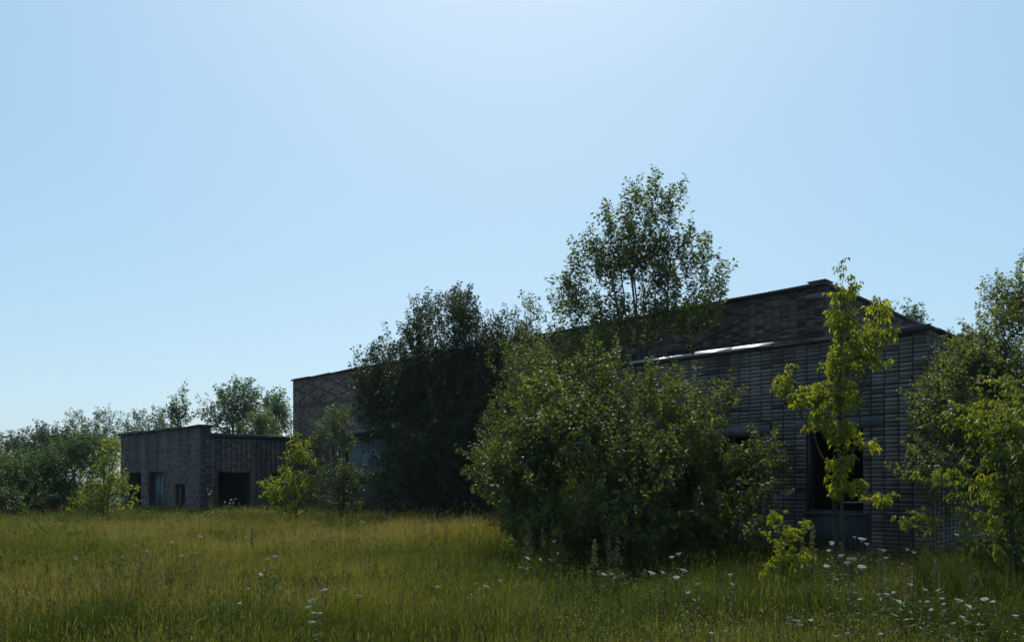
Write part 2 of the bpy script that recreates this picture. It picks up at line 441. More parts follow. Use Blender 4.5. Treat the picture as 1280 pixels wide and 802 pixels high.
# gate with two leaves, one open wide
mb = MB()
gO = Q0 + FN * -.2
mb.obox(gO, D_, FN, 20.35, 23.45, -.03, .03, 1.95, gz - .05, .5)
for u in (20.35, 21.36, 22.4, 23.33):
    mb.obox(gO, D_, FN, u, u + .12, .031, .06, 1.95, gz - .05, .45)
for z in (1.96, gz - .2):
    mb.obox(gO, D_, FN, 20.48, 21.35, .0325, .055, max(z, 1.96), max(z, 1.96) + .11, .42)
    mb.obox(gO, D_, FN, 21.49, 22.39, .0325, .055, max(z, 1.96), max(z, 1.96) + .11, .42)
    mb.obox(gO, D_, FN, 22.53, 23.32, .0325, .055, max(z, 1.96), max(z, 1.96) + .11, .42)
o = mb.build('gate_panel', M['gate_paint'], hall); o['label'] = 'pale grey-blue painted steel panel over the dark gate'
mb = MB()
for u in (20.35, 21.92):
    mb.obox(gO, D_, FN, u, u + 1.53, -.03, .03, .1, 1.93, .2)
    for z in (.3, 1.7): mb.obox(gO, D_, FN, u + .1, u + 1.4, .0305, .055, z, z + .1, .1)
mb.build('gate', M['plinth'], hall)
mb = MB()
mb.obox(Q0, D_, FN, 18.4, 24.3, .012, .9, gz + .1, gz + .28, .4)
mb.build('canopy_slab', M['tin_dark'], hall)

# --- small flat-roofed building on the left
sb = empty('outbuilding', (S0[0], S0[1], 0), 'small dark flat-roofed grey brick outbuilding with empty doorways, left of the tall hall', 'building')
ST = 4.05; SL = 10.5; SD = float(np.dot(Q0 - S0, N_)) - .06
SE = 3.62
s_open = [(1.72, 2.92, .25, 1.42), (4.45, 6.3, 0, 2.0), (7.4, 9.2, 0, 2.0)]
e_open = [(.82, 2.42, 0, 1.98), (3.5, 4.1, .0, 1.95)]
rr3 = random.Random(31)
def s_fn(r, c, u, z):
    t = rr3.gauss(.36, .10)
    if rr3.random() < .05: t = .1
    return (min(1, max(.02, t)), 0, False)
mb = MB()
slab(mb, S0, D_, FN, SL, -.2, ST, s_open, T=.45)
slab(mb, S0 + .012 * D_ + .025 * N_, N_, EN, SD - .03, -.2, SE, e_open)
slab(mb, S0 + D_ * (SL - .012) + .025 * N_, N_, D_, SD - .03, -.2, SE, [])
slab(mb, S0 + N_ * SD, D_, N_, SL, -.2, SE, [])
swall = mb.build('wall', M['mortar'], sb)
mb = MB()
bricks(mb, S0, D_, FN, SL, .0, ST, s_open, fn=s_fn, seed=12)
bricks(mb, S0, N_, EN, SD, .0, SE, e_open, fn=s_fn, seed=13)
mb.build('brick_facing', M['brick_grey'], swall)
mb = MB()
mb.obox(S0, D_, FN, -.14, SL - .2, -SD - .02, -.44, SE + .002, SE + .16, .3)
mb.build('roof', M['tin_dark'], sb)
mb = MB()
mb.cope(S0, D_, FN, -.16, SL + .12, -.5, .14, ST + .003, ST + .11, 95, step=1.8)
mb.build('coping', M['tin_dark'], sb)
mb = MB()
mb.obox(S0, D_, FN, 4.5, 6.26, -.34, -.28, .02, 1.97, .5)
for u in (4.62, 5.48): mb.obox(S0, D_, FN, u, u + .66, -.279, -.262, .2, 1.8, .3)
o = mb.build('door', M['door_paint'], sb)
mb = MB()
mb.obox(S0, D_, FN, 1.78, 1.84, -.3, -.2, .27, 1.40, .5); mb.obox(S0, D_, FN, 2.82, 2.88, -.3, -.2, .27, 1.40, .5)
mb.obox(S0, D_, FN, 1.845, 2.815, -.3, -.2, 1.34, 1.40, .5)
mb.build('window_frame', M['timber'], sb)

# ------------------------------------------------------------------ trees
def unit(a):
    return a / np.maximum(np.linalg.norm(a, axis=-1, keepdims=True), 1e-9)

def fbm(p, s, off=0.0):
    return np.array([noise.noise(Vector((a[0]*s + off, a[1]*s + off*.7, a[2]*s - off))) for a in p])

def tubes(p0, p1, r0, r1, sides):
    """open tapered prisms for many segments at once"""
    d = unit(p1 - p0)
    ref = np.where(np.abs(d[:, 2:3]) > .9, np.array([[1., 0, 0]]), np.array([[0, 0, 1.]]))
    a = unit(np.cross(d, ref)); b = np.cross(d, a)
    ang = np.arange(sides) / sides * 2 * np.pi
    ring = np.cos(ang)[None, :, None] * a[:, None] + np.sin(ang)[None, :, None] * b[:, None]
    v0 = p0[:, None] + ring * r0[:, None, None]; v1 = p1[:, None] + ring * r1[:, None, None]
    v = np.concatenate([v0, v1], 1).reshape(-1, 3)
    n = len(p0); base = np.arange(n)[:, None] * 2 * sides
    k = np.arange(sides)[None]; k1 = (k + 1) % sides
    q = np.stack([base + k, base + k1, base + sides + k1, base + sides + k], -1).reshape(-1, 4)
    return v, q

def leaf_mesh(pos, axis, size, width, g, fold=.22, droop=.15, tints=None):
    """folded leaf blades: base, left, right, mid, tip"""
    n = len(pos)
    axis = unit(axis)
    rnd = g.normal(size=(n, 3)); rnd[:, 2] += .9
    side = unit(np.cross(axis, rnd)); nor = np.cross(side, axis)
    s = size[:, None]
    w = (size * width)[:, None]
    b = pos
    mid = pos + axis * s * .45 - nor * s * fold * .4
    l = pos + axis * s * .42 + side * w * .5 + nor * s * fold * .25
    r = pos + axis * s * .42 - side * w * .5 + nor * s * fold * .25
    tip = pos + axis * s - nor * s * droop - np.array([0, 0, 1.]) * s * droop
    v = np.stack([b, l, r, mid, tip], 1).reshape(-1, 3)
    k = np.arange(n)[:, None] * 5
    t = np.concatenate([k + np.array([0, 3, 1]), k + np.array([1, 3, 4]), k + np.array([0, 2, 3]), k + np.array([3, 2, 4])], 0)
    return v, t, np.repeat(tints, 5)

def sample_lobes(lobes, n, g, shell=.45, gap=0.0, gscale=1.2, off=0.0, zmin=.25):
    """points in a union of ellipsoids given as (px,py,rpx,rpy,Y,depth radius)"""
    cs = []; rs = []; w = []
    for (px, py, rx, ry, Y, rd) in lobes:
        cs.append(at(px, py, Y)); rs.append((rx / F * Y, rd, ry / F * Y)); w.append(rx * ry * rd)
    cs = np.array(cs); rs = np.array(rs); w = np.array(w) ** .8; w /= w.sum()
    out = []; cen = []
    tot = 0
    while tot < n:
        k = g.choice(len(lobes), n, p=w)
        d = unit(g.normal(size=(n, 3))); rad = g.random(n) ** shell
        p = cs[k] + rs[k] * d * rad[:, None]
        keep = p[:, 2] > zmin
        if gap > 0:
            keep &= fbm(p, gscale, off) > (gap - .5)
        out.append(p[keep]); cen.append(cs[k][keep]); tot += keep.sum()
    return np.concatenate(out)[:n], np.concatenate(cen)[:n]

def make_tree(name, label, cat, base, lobes, n_twigs, leaf='leaf_dark', bark='bark_dark', twig=.45, per=24, size=.07, width=.5,
              stems=None, nstem=1, trunk_r=None, up=.6, outw=.6, jit=.5, gap=.0, gscale=1.0, shell=.45, seed=1, leaflets=0,
              group=None, parts=True, rtip=.0035, droop=.15, tshift=0.0, hang=0.0, curve=.0, zmin=.25, pexp=.42, spread=.9):
    g = np.random.default_rng(seed)
    bx, by = base
    bz = float(ground_z(bx, by)) - .05
    B = np.array([bx, by, bz])
    anc, cen = sample_lobes(lobes, n_twigs, g, shell, gap, gscale, seed * 1.7, zmin)
    top = anc[:, 2].max()
    mid = anc.mean(0)
    # --- skeleton
    cap = n_twigs * 14 + 4000
    P = np.zeros((cap, 3)); PA = np.full(cap, -1); PL = np.zeros(cap); n = 1
    P[0] = B
    if stems is None:
        stems = []
        for k in range(nstem):
            a = 2 * math.pi * (k + g.random() * .6) / nstem
            sp = 0 if nstem == 1 else .55
            rx = np.std(anc[:, 0]) * sp * 1.4; ry = np.std(anc[:, 1]) * sp * 1.4
            hgt = (top - bz) * (.82 if nstem == 1 else g.uniform(.55, .8))
            e_ = np.array([mid[0] + math.cos(a) * rx, mid[1] + math.sin(a) * ry, bz + hgt])
            m_ = B * .55 + e_ * .45 + np.array([math.cos(a) * rx * .1, math.sin(a) * ry * .1, hgt * .08])
            stems.append([m_, e_])
    for st in stems:
        pts = [B] + [np.asarray(s, float) for s in st]
        prev = 0
        for a, b in zip(pts[:-1], pts[1:]):
            k = max(2, int(np.linalg.norm(b - a) / .3))
            wob = g.normal(size=3) * .04
            for i in range(1, k + 1):
                t = i / k
                P[n] = a + (b - a) * t + wob * math.sin(t * math.pi) + g.normal(size=3) * .012
                PA[n] = prev; PL[n] = PL[prev] + np.linalg.norm(P[n] - P[prev]); prev = n; n += 1
    order = np.argsort(np.linalg.norm((anc - B) * np.array([1.3, 1.3, .6]), axis=1))
    tipn = np.zeros(n_twigs, int)
    for oi in order:
        a = anc[oi]
        dv = a - P[:n]
        dist = np.sqrt((dv * dv).sum(1))
        cost = dist + .22 * PL[:n] + 1.1 * np.maximum(0, -dv[:, 2]) + .5 * (dist < .05)
        j = int(np.argmin(cost))
        p0 = P[j]; L = dist[j]
        k = max(1, int(L / .32))
        if PA[j] >= 0: t0 = unit(p0 - P[PA[j]])
        else: t0 = np.array([0, 0, 1.])
        ctrl = p0 + (t0 * .5 + np.array([0, 0, .25])) * L * .5
        prev = j
        for i in range(1, k + 1):
            t = i / k
            q = (1-t)**2 * p0 + 2*(1-t)*t*ctrl + t*t*a
            P[n] = q + g.normal(size=3) * .012 * (i < k)
            PA[n] = prev; PL[n] = PL[prev] + L / k; prev = n; n += 1
        tipn[oi] = prev
    # --- twigs
    axis_xy = np.array([bx * .4 + mid[0] * .6, by * .4 + mid[1] * .6])
    outv = anc - np.stack([np.full(n_twigs, axis_xy[0]), np.full(n_twigs, axis_xy[1]), np.full(n_twigs, bz + (top - bz) * .3)], 1)
    outv = unit(outv) * .6 + unit(anc - cen) * .6
    dirs = unit(outv * outw + np.array([0, 0, up]) + g.normal(size=(n_twigs, 3)) * jit)
    Ls = twig * g.uniform(.55, 1.35, n_twigs)
    NS = 4
    tp = [anc]
    d = dirs.copy()
    for i in range(NS):
        d = unit(d + np.array([0, 0, -hang + curve]) * .25 + g.normal(size=d.shape) * .12)
        tp.append(tp[-1] + d * (Ls / NS)[:, None])
    tp = np.stack(tp, 1)           # n,NS+1,3
    # --- radii
    cnt = np.zeros(n)
    np.add.at(cnt, tipn, 1)
    for i in range(n - 1, 0, -1): cnt[PA[i]] += cnt[i]
    rad = rtip * np.maximum(cnt, 1) ** pexp
    if trunk_r: rad *= np.minimum(1, .25 + .75 * 1) * 1.0; rad = rad * (trunk_r / rad[0]) ** (np.log1p(cnt) / np.log1p(cnt[0]))
    idx = np.arange(1, n)
    idx = idx[cnt[idx] > 0]
    pr = np.minimum(rad[PA[idx]], rad[idx] * 1.25)
    big = rad[idx] > .022
    vs = []; qs = []; nv = 0
    for sel, sides in ((big, 8), (~big, 4)):
        ii = idx[sel]
        if len(ii) == 0: continue
        v, q = tubes(P[PA[ii]], P[ii] + unit(P[ii] - P[PA[ii]]) * rad[ii][:, None] * .25, pr[sel], rad[ii], sides)
        vs.append(v); qs.append(q + nv); nv += len(v)
    a_, b_ = tp[:, :-1].reshape(-1, 3), tp[:, 1:].reshape(-1, 3)
    rr_ = np.tile(rtip * np.linspace(1, .35, NS + 1), (n_twigs, 1))
    v, q = tubes(a_, b_, rr_[:, :-1].ravel(), rr_[:, 1:].ravel(), 3)
    vs.append(v); qs.append(q + nv)
    # --- leaves
    nl = n_twigs * per
    ti = np.repeat(np.arange(n_twigs), per)
    t = np.clip(g.random(nl) ** .8 * 1.02, .02, 1.0)
    f = t * NS; i0 = np.minimum(f.astype(int), NS - 1); fr = (f - i0)[:, None]
    pos = tp[ti, i0] * (1 - fr) + tp[ti, i0 + 1] * fr
    td = unit(tp[ti, i0 + 1] - tp[ti, i0])
    lateral = g.normal(size=(nl, 3))
    lateral = unit(lateral - td * (lateral * td).sum(1, keepdims=True))
    ax = unit(td * g.uniform(.15, .9, nl)[:, None] + lateral * spread + np.array([0, 0, -droop * 2.0]))
    sz = size * g.uniform(.6, 1.25, nl)
    tw = g.normal(0, .13, n_twigs)
    clump = fbm(anc, .9, seed * 3.1) * .35
    tints = np.clip(.5 + tshift + tw[ti] + clump[ti] + g.normal(0, .14, nl), 0, 1)
    pos = pos + lateral * sz[:, None] * .25
    if leaflets:
        pp = []; aa = []; ss = []; tt = []
        pet = pos + ax * sz[:, None] * .55
        sd = unit(np.cross(ax, np.array([0, 0, 1.]) + g.normal(size=(nl, 3)) * .2))
        down = np.array([0, 0, -1.])
        for k in range(leaflets):
            s_ = 0 if k == 0 else (1 if k % 2 else -1)
            back = 0 if k == 0 else .42 * ((k + 1) // 2)
            pp.append(pet - ax * (sz * back)[:, None])
            aa.append(ax * (.75 if k == 0 else .45) + sd * s_ * .8 + down * g.uniform(.35, 1.0, nl)[:, None])
            ss.append(sz * (1 if k == 0 else .85)); tt.append(tints + g.normal(0, .05, nl))
        pos = np.concatenate(pp); ax = np.concatenate(aa); sz = np.concatenate(ss); tints = np.clip(np.concatenate(tt), 0, 1)
    lv, lt, lti = leaf_mesh(pos, ax, sz, width * g.uniform(.8, 1.2, len(pos)), g, droop=droop, tints=tints)
    if parts:
        root = empty(name, (bx, by, bz), label, cat, group)
        mesh_np('trunk', np.concatenate(vs) - B, None, np.concatenate(qs), None, M[bark], root, True)
        mesh_np('crown', lv - B, lt, None, lti, M[leaf], root)
    return root

# dense dark tree left of the middle
make_tree('dense_tree', 'tall dense dark green tree whose crown reaches the ground before the hall', 'tree', (-2.6, 26.6),
    [(560,440,58,66,27,2.0),(505,480,50,62,27,1.9),(600,480,50,70,27,2.0),(550,550,92,75,26.6,2.4),(548,610,90,45,26.4,2.5),
     (635,440,32,42,27.4,1.5),(472,500,28,48,27,1.4),(575,395,22,30,27,1.0),(530,410,20,25,27,1.0),(455,470,10,25,27,.7),(650,500,28,60,27.6,1.6),(645,590,30,50,27,1.6)],
    4200, 'leaf_dark', 'bark_dark', twig=.55, per=30, size=.10, width=.5, nstem=6, trunk_r=.14, up=.75, seed=2, shell=.5, gap=.20, gscale=.9)
# airy tree rising behind the low wing
make_tree('airy_tree', 'tall airy multi-stemmed tree rising above the roof behind the low wing', 'tree', (3.75, 21.5),
    [(805,330,40,55,21.5,1.1),(765,335,42,40,21.5,1.1),(850,345,42,46,21.5,1.1),(720,388,34,26,21.3,.9),(703,372,16,22,21.3,.6),(888,368,24,24,21.5,.8),(800,405,95,36,21.3,1.3),
     (836,272,24,34,21.5,.7),(800,272,24,34,21.5,.7),(768,292,26,30,21.5,.7),(740,335,26,26,21.3,.7),(745,430,56,28,20.9,.9),(868,318,20,30,21.5,.6),(815,250,16,20,21.5,.4),(855,410,45,28,21.3,.9),(897,380,18,12,21.4,.5),(765,290,12,16,21.5,.4),(846,248,8,14,21.5,.3),(690,420,14,14,21.2,.4)],
    800, 'leaf_poplar', 'bark_grey', twig=.62, per=26, size=.11, width=.52, nstem=16, trunk_r=.085, up=1.6, outw=.5, jit=.25, seed=5, shell=.5, gap=.42, gscale=2.4, rtip=.0045, zmin=3.0)
make_tree('sapling', 'slim small sapling top standing between the dense tree and the airy tree', 'tree', (.6, 23.0),
    [(664,390,13,20,23,.4),(664,425,16,22,23,.5),(668,470,25,40,23,.7)], 130, 'leaf_poplar', 'bark_grey', twig=.42, per=22, size=.09, nstem=1, trunk_r=.04, up=1.1, seed=6)
make_tree('shrub', 'mid green bush filling the gap behind the big pale bush and under the airy tree', 'bush', (1.25, 19.9),
    [(690,458,40,30,20,1.1),(720,470,50,36,20,1.2),(650,490,35,60,20.3,1.1),(690,540,70,70,20,1.4),(625,560,25,60,20.5,1.0),(740,450,30,26,20,.9)],
    780, 'leaf_bush', 'bark_dark', twig=.45, per=24, size=.075, nstem=5, trunk_r=.08, up=.9, seed=7, gap=.25, tshift=-.1)
# big pale bush in front
make_tree('large_bush', 'broad light green many-stemmed bush, the biggest bush in front of the low wing', 'bush', (2.1, 14.9),
    [(705,520,50,40,15,1.2),(765,505,36,40,14.6,1.0),(850,515,46,38,15.2,1.2),(770,570,130,58,14.7,1.8),(655,580,48,46,14.8,1.2),(885,602,50,36,14.9,1.2),(932,614,26,24,14.8,.7),
     (775,635,140,52,14.3,1.8),(640,622,35,40,14.6,1.0),(905,640,48,45,14.5,1.2),(866,482,10,22,15.2,.35),(905,500,8,20,15,.25),(838,488,9,18,15,.35),(768,468,12,16,15,.35),(712,476,13,16,15,.35),(680,492,20,16,15,.5),
     (948,570,24,8,14.6,.4),(815,478,8,20,15,.3),(735,466,9,16,15,.3),(882,505,7,20,15.1,.25),(632,545,16,10,15,.4),(652,512,14,12,15.1,.4),(606,602,14,9,14.8,.4),(612,578,18,8,14.8,.4),(720,545,40,30,13.9,.6),(830,560,40,30,13.7,.6),(680,600,34,26,13.8,.6),(690,660,60,30,14.2,1.2),(790,682,110,30,13.8,1.4),(885,672,60,30,14.2,1.2),(900,582,34,24,14.9,.8),(942,596,28,22,14.8,.6),(700,690,40,20,13.6,.8)],
    3300, 'leaf_bush', 'bark_dark', twig=.50, per=24, size=.078, width=.6, nstem=10, trunk_r=.09, up=1.0, outw=.75, seed=9, shell=.40, gap=.40, gscale=1.05, zmin=.03)
# young maple
mx, my = 5.32, 12.5
make_tree('young_maple', 'slender yellow-green young maple standing before the empty window of the low wing', 'tree', (mx, my),
    [(1056,335,4,14,12.5,.08),(1056,375,13,22,12.5,.22),(1050,410,16,24,12.5,.28),(1054,455,22,28,12.5,.35),(1045,500,30,26,12.5,.45),(1096,395,11,26,12.4,.2),(1090,425,20,18,12.4,.3),(1085,452,18,18,12.4,.3),
     (985,485,9,14,12.6,.2),(1003,508,15,15,12.6,.3),(1022,530,12,14,12.6,.22),(1056,545,22,18,12.4,.35),(1048,585,14,14,12.4,.2),(1058,615,16,10,12.3,.25),(1092,626,14,6,12.3,.2),(1040,622,8,10,12.3,.15),(1112,420,6,10,12.4,.12),(1108,362,3,9,12.4,.06),(1080,560,10,8,12.4,.15)],
    310, 'leaf_maple', 'bark_green', twig=.22, per=8, size=.076, width=.5, leaflets=3,
    stems=[[(mx-.02, my, 1.6), (mx+.02, my, 3.2), (mx+.1, my, 5.1)], [(mx-.02, my, 1.5), (mx+.3, my-.1, 2.9), (mx+.68, my-.1, 4.55)], [(mx-.05, my+.02, 1.7), (mx-.4, my+.1, 2.4), (mx-.78, my+.1, 3.0)]],
    trunk_r=.035, up=.8, outw=.5, jit=.35, seed=12, shell=.7, droop=.22, hang=.5, rtip=.003)
# right-hand trees
make_tree('fruit_tree', 'grey-green leafy fruit tree beside the right end of the low wing', 'tree', (8.45, 12.9),
    [(1262,385,20,40,13,.7),(1240,355,12,12,13,.3),(1285,400,40,60,13,1.0),(1215,470,45,36,13,1.1),(1250,500,60,55,13,1.3),(1180,500,26,26,12.7,.7),(1203,475,28,24,12.9,.7),(1195,530,40,34,12.7,.8),(1215,560,40,40,12.8,.9),(1225,610,40,40,12.8,.9),(1180,585,36,26,12.4,.7),
     (1265,590,55,60,13,1.2),(1330,480,60,90,13,1.5),(1320,620,60,60,13,1.3),(1240,430,32,32,13,.9),(1222,440,24,22,12.8,.6),(1265,440,30,40,12.6,.8),(1158,560,14,10,12.4,.3),(1275,330,12,18,13,.3)],
    2700, 'leaf_apple', 'bark_dark', twig=.36, per=24, size=.055, width=.55, nstem=3, trunk_r=.11, up=.55, outw=.7, seed=14, shell=.55, gap=.30, gscale=1.4, tshift=.2)
make_tree('box_elder', 'bright green drooping box elder in front of the fruit tree on the right', 'tree', (6.55, 9.9),
    [(1245,505,32,24,10,.5),(1195,530,24,14,10,.35),(1225,545,30,22,10,.5),(1262,585,34,36,10,.55),(1285,510,30,40,10,.6),(1245,650,26,26,9.9,.4),(1285,640,30,40,9.9,.5),(1242,700,20,14,9.8,.3),(1265,625,34,34,10,.5),(1270,690,26,24,9.8,.4),(1255,540,30,24,10,.5),
     (1150,592,12,8,10.1,.15),(1172,604,16,7,10.1,.2),(1330,580,50,90,10,.8),(1205,612,12,9,10,.2),(1225,680,12,12,9.8,.2)],
    400, 'leaf_elder', 'bark_green', twig=.28, per=8, size=.066, width=.45, leaflets=5, nstem=4, trunk_r=.06, up=.35, outw=.7, jit=.4, seed=15, shell=.5, gap=.25, gscale=2.0, droop=.22, hang=.45, zmin=.3, rtip=.003)
make_tree('seedling', 'small yellow-green maple seedling in tall grass below the low wing wall', 'bush', (3.62, 10.1),
    [(968,652,9,8,10,.1),(982,675,18,14,10,.2),(985,700,22,16,10,.25),(965,712,12,10,10,.15),(1003,665,7,16,10,.1)],
    75, 'leaf_maple', 'bark_green', twig=.15, per=7, size=.048, width=.5, leaflets=3, nstem=4, trunk_r=.014, up=.9, seed=17, tshift=-.15, droop=.2, hang=.2, rtip=.0025, zmin=.2)
make_tree('seedling', 'faint green shoot against the brick wall right of the young maple', 'bush', (6.55, 12.2),
    [(1150,655,18,7,12.2,.2)], 16, 'leaf_elder', 'bark_green', twig=.2, per=8, size=.07, width=.4, leaflets=3, nstem=2, trunk_r=.01, up=.2, seed=18, droop=.2, zmin=.2)
# left group in front of the buildings
make_tree('small_tree', 'yellow-green small tree with a low side branch near the outbuilding doorway', 'tree', (-7.5, 27),
    [(373,572,14,18,27,.5),(370,605,26,22,27,.7),(366,632,26,14,27,.7),(328,611,14,5,27,.3),(345,620,14,8,27,.4),(372,556,8,10,27,.3),(385,595,14,20,27,.5)],
    260, 'leaf_maple', 'bark_green', twig=.36, per=16, size=.10, width=.5, nstem=3, trunk_r=.05, up=.8, seed=20, tshift=-.15, gap=.25)
make_tree('shrub', 'loose mid green shrub standing before the pale gate of the hall', 'bush', (-6.3, 28.5),
    [(412,600,24,36,28.5,.8),(440,612,24,26,28.5,.8),(415,540,18,16,28.5,.5),(425,522,14,14,28.5,.4),(455,622,18,18,28.3,.6),(400,560,12,24,28.5,.5),(440,565,8,16,28.5,.3)],
    340, 'leaf_fresh', 'bark_dark', twig=.4, per=18, size=.09, width=.5, nstem=4, trunk_r=.06, up=.8, seed=21, gap=.36, tshift=-.1)
make_tree('bush', 'large rounded dark green bush left of the outbuilding', 'bush', (-19.5, 33),
    [(70,592,48,40,33,1.6),(100,590,40,42,33.5,1.5),(60,625,60,25,32.5,1.6),(110,565,28,22,34,1.2),(40,600,35,35,32.5,1.4)],
    1000, 'leaf_far', 'bark_dark', twig=.5, per=20, size=.12, width=.5, nstem=6, trunk_r=.1, up=.7, seed=23, gap=.2)
make_tree('bush', 'pale olive bush at the left edge of the meadow', 'bush', (-20.4, 31),
    [(10,600,34,36,31,1.2),(0,630,40,20,30.5,1.2),(25,625,28,20,30.6,1.0),(-25,600,40,45,31,1.4)],
    560, 'leaf_fresh', 'bark_dark', twig=.45, per=20, size=.10, width=.5, nstem=5, trunk_r=.08, up=.7, seed=24, gap=.25)
make_tree('small_tree', 'yellow-green young tree growing at the left corner of the outbuilding', 'tree', (-15.1, 28.5),
    [(132,585,14,28,28.5,.5),(128,612,24,22,28.5,.7),(120,632,26,12,28.3,.7),(140,565,10,14,28.5,.3),(147,610,8,24,28.5,.3)],
    240, 'leaf_maple', 'bark_green', twig=.38, per=16, size=.10, width=.5, nstem=3, trunk_r=.05, up=.9, seed=25, tshift=-.2, gap=.25)
make_tree('seedling', 'tiny sprig with yellowish leaves before the outbuilding door', 'bush', (-14.7, 30.5),
    [(170,612,5,5,30.5,.15),(168,630,5,10,30.5,.15)], 14, 'leaf_maple', 'bark_green', twig=.2, per=10, size=.11, nstem=1, trunk_r=.015, up=.9, seed=26)
# trees far behind
far = [
 ('tree', 'dark low tree at the far left horizon', (12,566), [(10,562,26,20,62,2.5),(35,560,22,16,62,2.2),(0,590,40,30,62,3)], 62, 'leaf_far', -.2, 300),
 ('tree', 'very dark rounded tree behind the big left bush', (60,560), [(62,548,20,14,60,2.2),(50,575,30,30,60,2.6),(75,560,18,25,60,2)], 60, 'leaf_dark', -.1, 330),
 ('tree', 'grey-green far tree with a peaked top behind the left bush', (95,545), [(97,530,16,14,72,2),(92,555,26,28,72,3),(105,570,24,30,72,3)], 72, 'leaf_far', .0, 260),
 ('tree', 'far feathery tree left of the outbuilding roof corner', (132,545), [(133,528,14,12,76,1.8),(130,550,22,26,76,3),(132,575,24,30,76,3)], 76, 'leaf_far', .0, 240),
 ('tree', 'far pale tree just above the left end of the outbuilding roof', (165,545), [(166,524,14,12,78,1.8),(165,550,22,28,78,3)], 78, 'leaf_far', .05, 220),
 ('tree', 'far low tree over the middle of the outbuilding roof', (200,550), [(203,530,14,10,74,1.8),(192,550,20,24,74,2.6),(212,548,12,22,74,2)], 74, 'leaf_far', .1, 180),
 ('tree', 'thin tree top with three leafy wisps above the outbuilding roof', (222,540), [(226,492,3,4,52,.3),(220,516,5,7,52,.4),(233,510,4,6,52,.4),(225,528,8,8,52,.6),(210,523,8,6,52,.6)], 52, 'leaf_fresh', .0, 60),
 ('tree', 'big grey-green tree behind the outbuilding, left of the hall', (300,540), [(300,500,24,16,55,2),(285,518,28,18,55,2.2),(318,512,26,20,55,2.2),(300,545,45,30,55,2.8),(305,488,14,8,55,1),(268,526,14,10,55,1)], 55, 'leaf_far', .0, 420),
 ('tree', 'narrow tree touching the left end of the tall hall', (346,540), [(346,510,12,14,57,1.2),(345,535,18,25,57,2)], 57, 'leaf_far', .1, 170),
 ('tree', 'bright green low tree top between outbuilding roof and hall', (325,540), [(325,527,15,9,48,1.2),(325,545,20,18,48,1.6)], 48, 'leaf_fresh', .1, 150),
 ('tree', 'small tree top over the near right corner of the low wing', (1138,410), [(1137,393,8,10,42,.7),(1157,391,3,9,42,.3),(1143,410,16,14,42,1.2),(1140,460,30,40,42,1.8)], 42, 'leaf_far', -.1, 150),
 ('tree', 'dark tree top over the sloping end roof at the right', (1175,420), [(1174,404,7,8,43,.6),(1180,416,9,12,43,.8),(1178,465,25,40,43,1.8)], 43, 'leaf_far', -.15, 120),
 ('tree', 'thin wispy tree top left of the fruit tree', (1209,450), [(1208,420,3,8,40,.3),(1212,438,7,10,40,.6),(1215,480,20,40,40,1.6)], 40, 'leaf_far', .0, 80),
 ('tree', 'tiny pale tree top peeping over the hall end roof', (1112,410), [(1112,389,7,6,46,.5),(1113,405,10,10,46,.8),(1114,460,22,40,46,1.6)], 46, 'leaf_fresh', .0, 80),
]
for k, (nm, lab, (bpx, bpy_), lob, Y, lf, ts, nt_) in enumerate(far):
    b = at(bpx, 600, Y)
    make_tree('far_tree', lab, 'tree', (b[0], b[1]), lob, nt_, lf, 'bark_grey', twig=.9 if Y > 50 else .6, per=20, size=.20 if Y > 50 else .15, width=.5,
              nstem=3, trunk_r=.13, up=1.0, outw=.5, jit=.4, seed=40 + k, gap=.3, gscale=.6, group='trees standing behind the buildings', tshift=ts, rtip=.008, zmin=.8)

# ------------------------------------------------------------------ meadow
def inside_buildings(x, y):
    r = np.zeros(len(x), bool)
    for O, L, Dp in ((C0, WL1, WD + HD), (C0, WL2, 1.6), (Q0, HL, HD), (S0, SL, SD)):
        rx = x - O[0]; ry = y - O[1]
        u = rx * D_[0] + ry * D_[1]; w = rx * N_[0] + ry * N_[1]
        r |= (u > -.03) & (u < L) & (w > -.03) & (w < Dp)
    return r

def vnoise(x, y, s, off):
    """smooth lattice noise, vectorised"""
    gx = x * s + off * 17.3; gy = y * s - off * 9.1
    ix = np.floor(gx).astype(np.int64); iy = np.floor(gy).astype(np.int64)
    fx = gx - ix; fy = gy - iy
    fx = fx*fx*(3-2*fx); fy = fy*fy*(3-2*fy)
    def h(a, b):
        n = (a * 374761393 + b * 668265263 + int(off * 1000) * 974711) & 0x7fffffff
        n = ((n ^ (n >> 13)) * 1274126177) & 0x7fffffff
        return ((n ^ (n >> 16)) & 0xffff) / 65535.0
    return (h(ix, iy)*(1-fx) + h(ix+1, iy)*fx)*(1-fy) + (h(ix, iy+1)*(1-fx) + h(ix+1, iy+1)*fx)*fy

def scatter(n, y0, y1, g, margin=2.0):
    y = np.sqrt(g.random(n * 2) * (y1**2 - y0**2) + y0**2)
    x = (g.random(n * 2) * 2 - 1) * (y * .70 + margin)
    k = ~inside_buildings(x, y)
    return x[k][:n], y[k][:n]

def meadow_height(x, y):
    h = .10 + .20 * vnoise(x, y, .45, 3.3) ** 1.3 + .30 * vnoise(x, y, 1.3, 5.1) ** 2 + .12 * vnoise(x, y, 3.1, 15.1) ** 2 + .16 * np.exp(-((x + .9) / 1.6) ** 2 - ((y - 18) / 1.5) ** 2) + .10 * np.exp(-((x + .2) / .9) ** 2 - ((y - 7.2) / .5) ** 2) + .10 * np.exp(-((x + 2.2) / .8) ** 2 - ((y - 9.2) / .5) ** 2)
    # taller growth on the rise in the middle of the yard and near the buildings
    return h

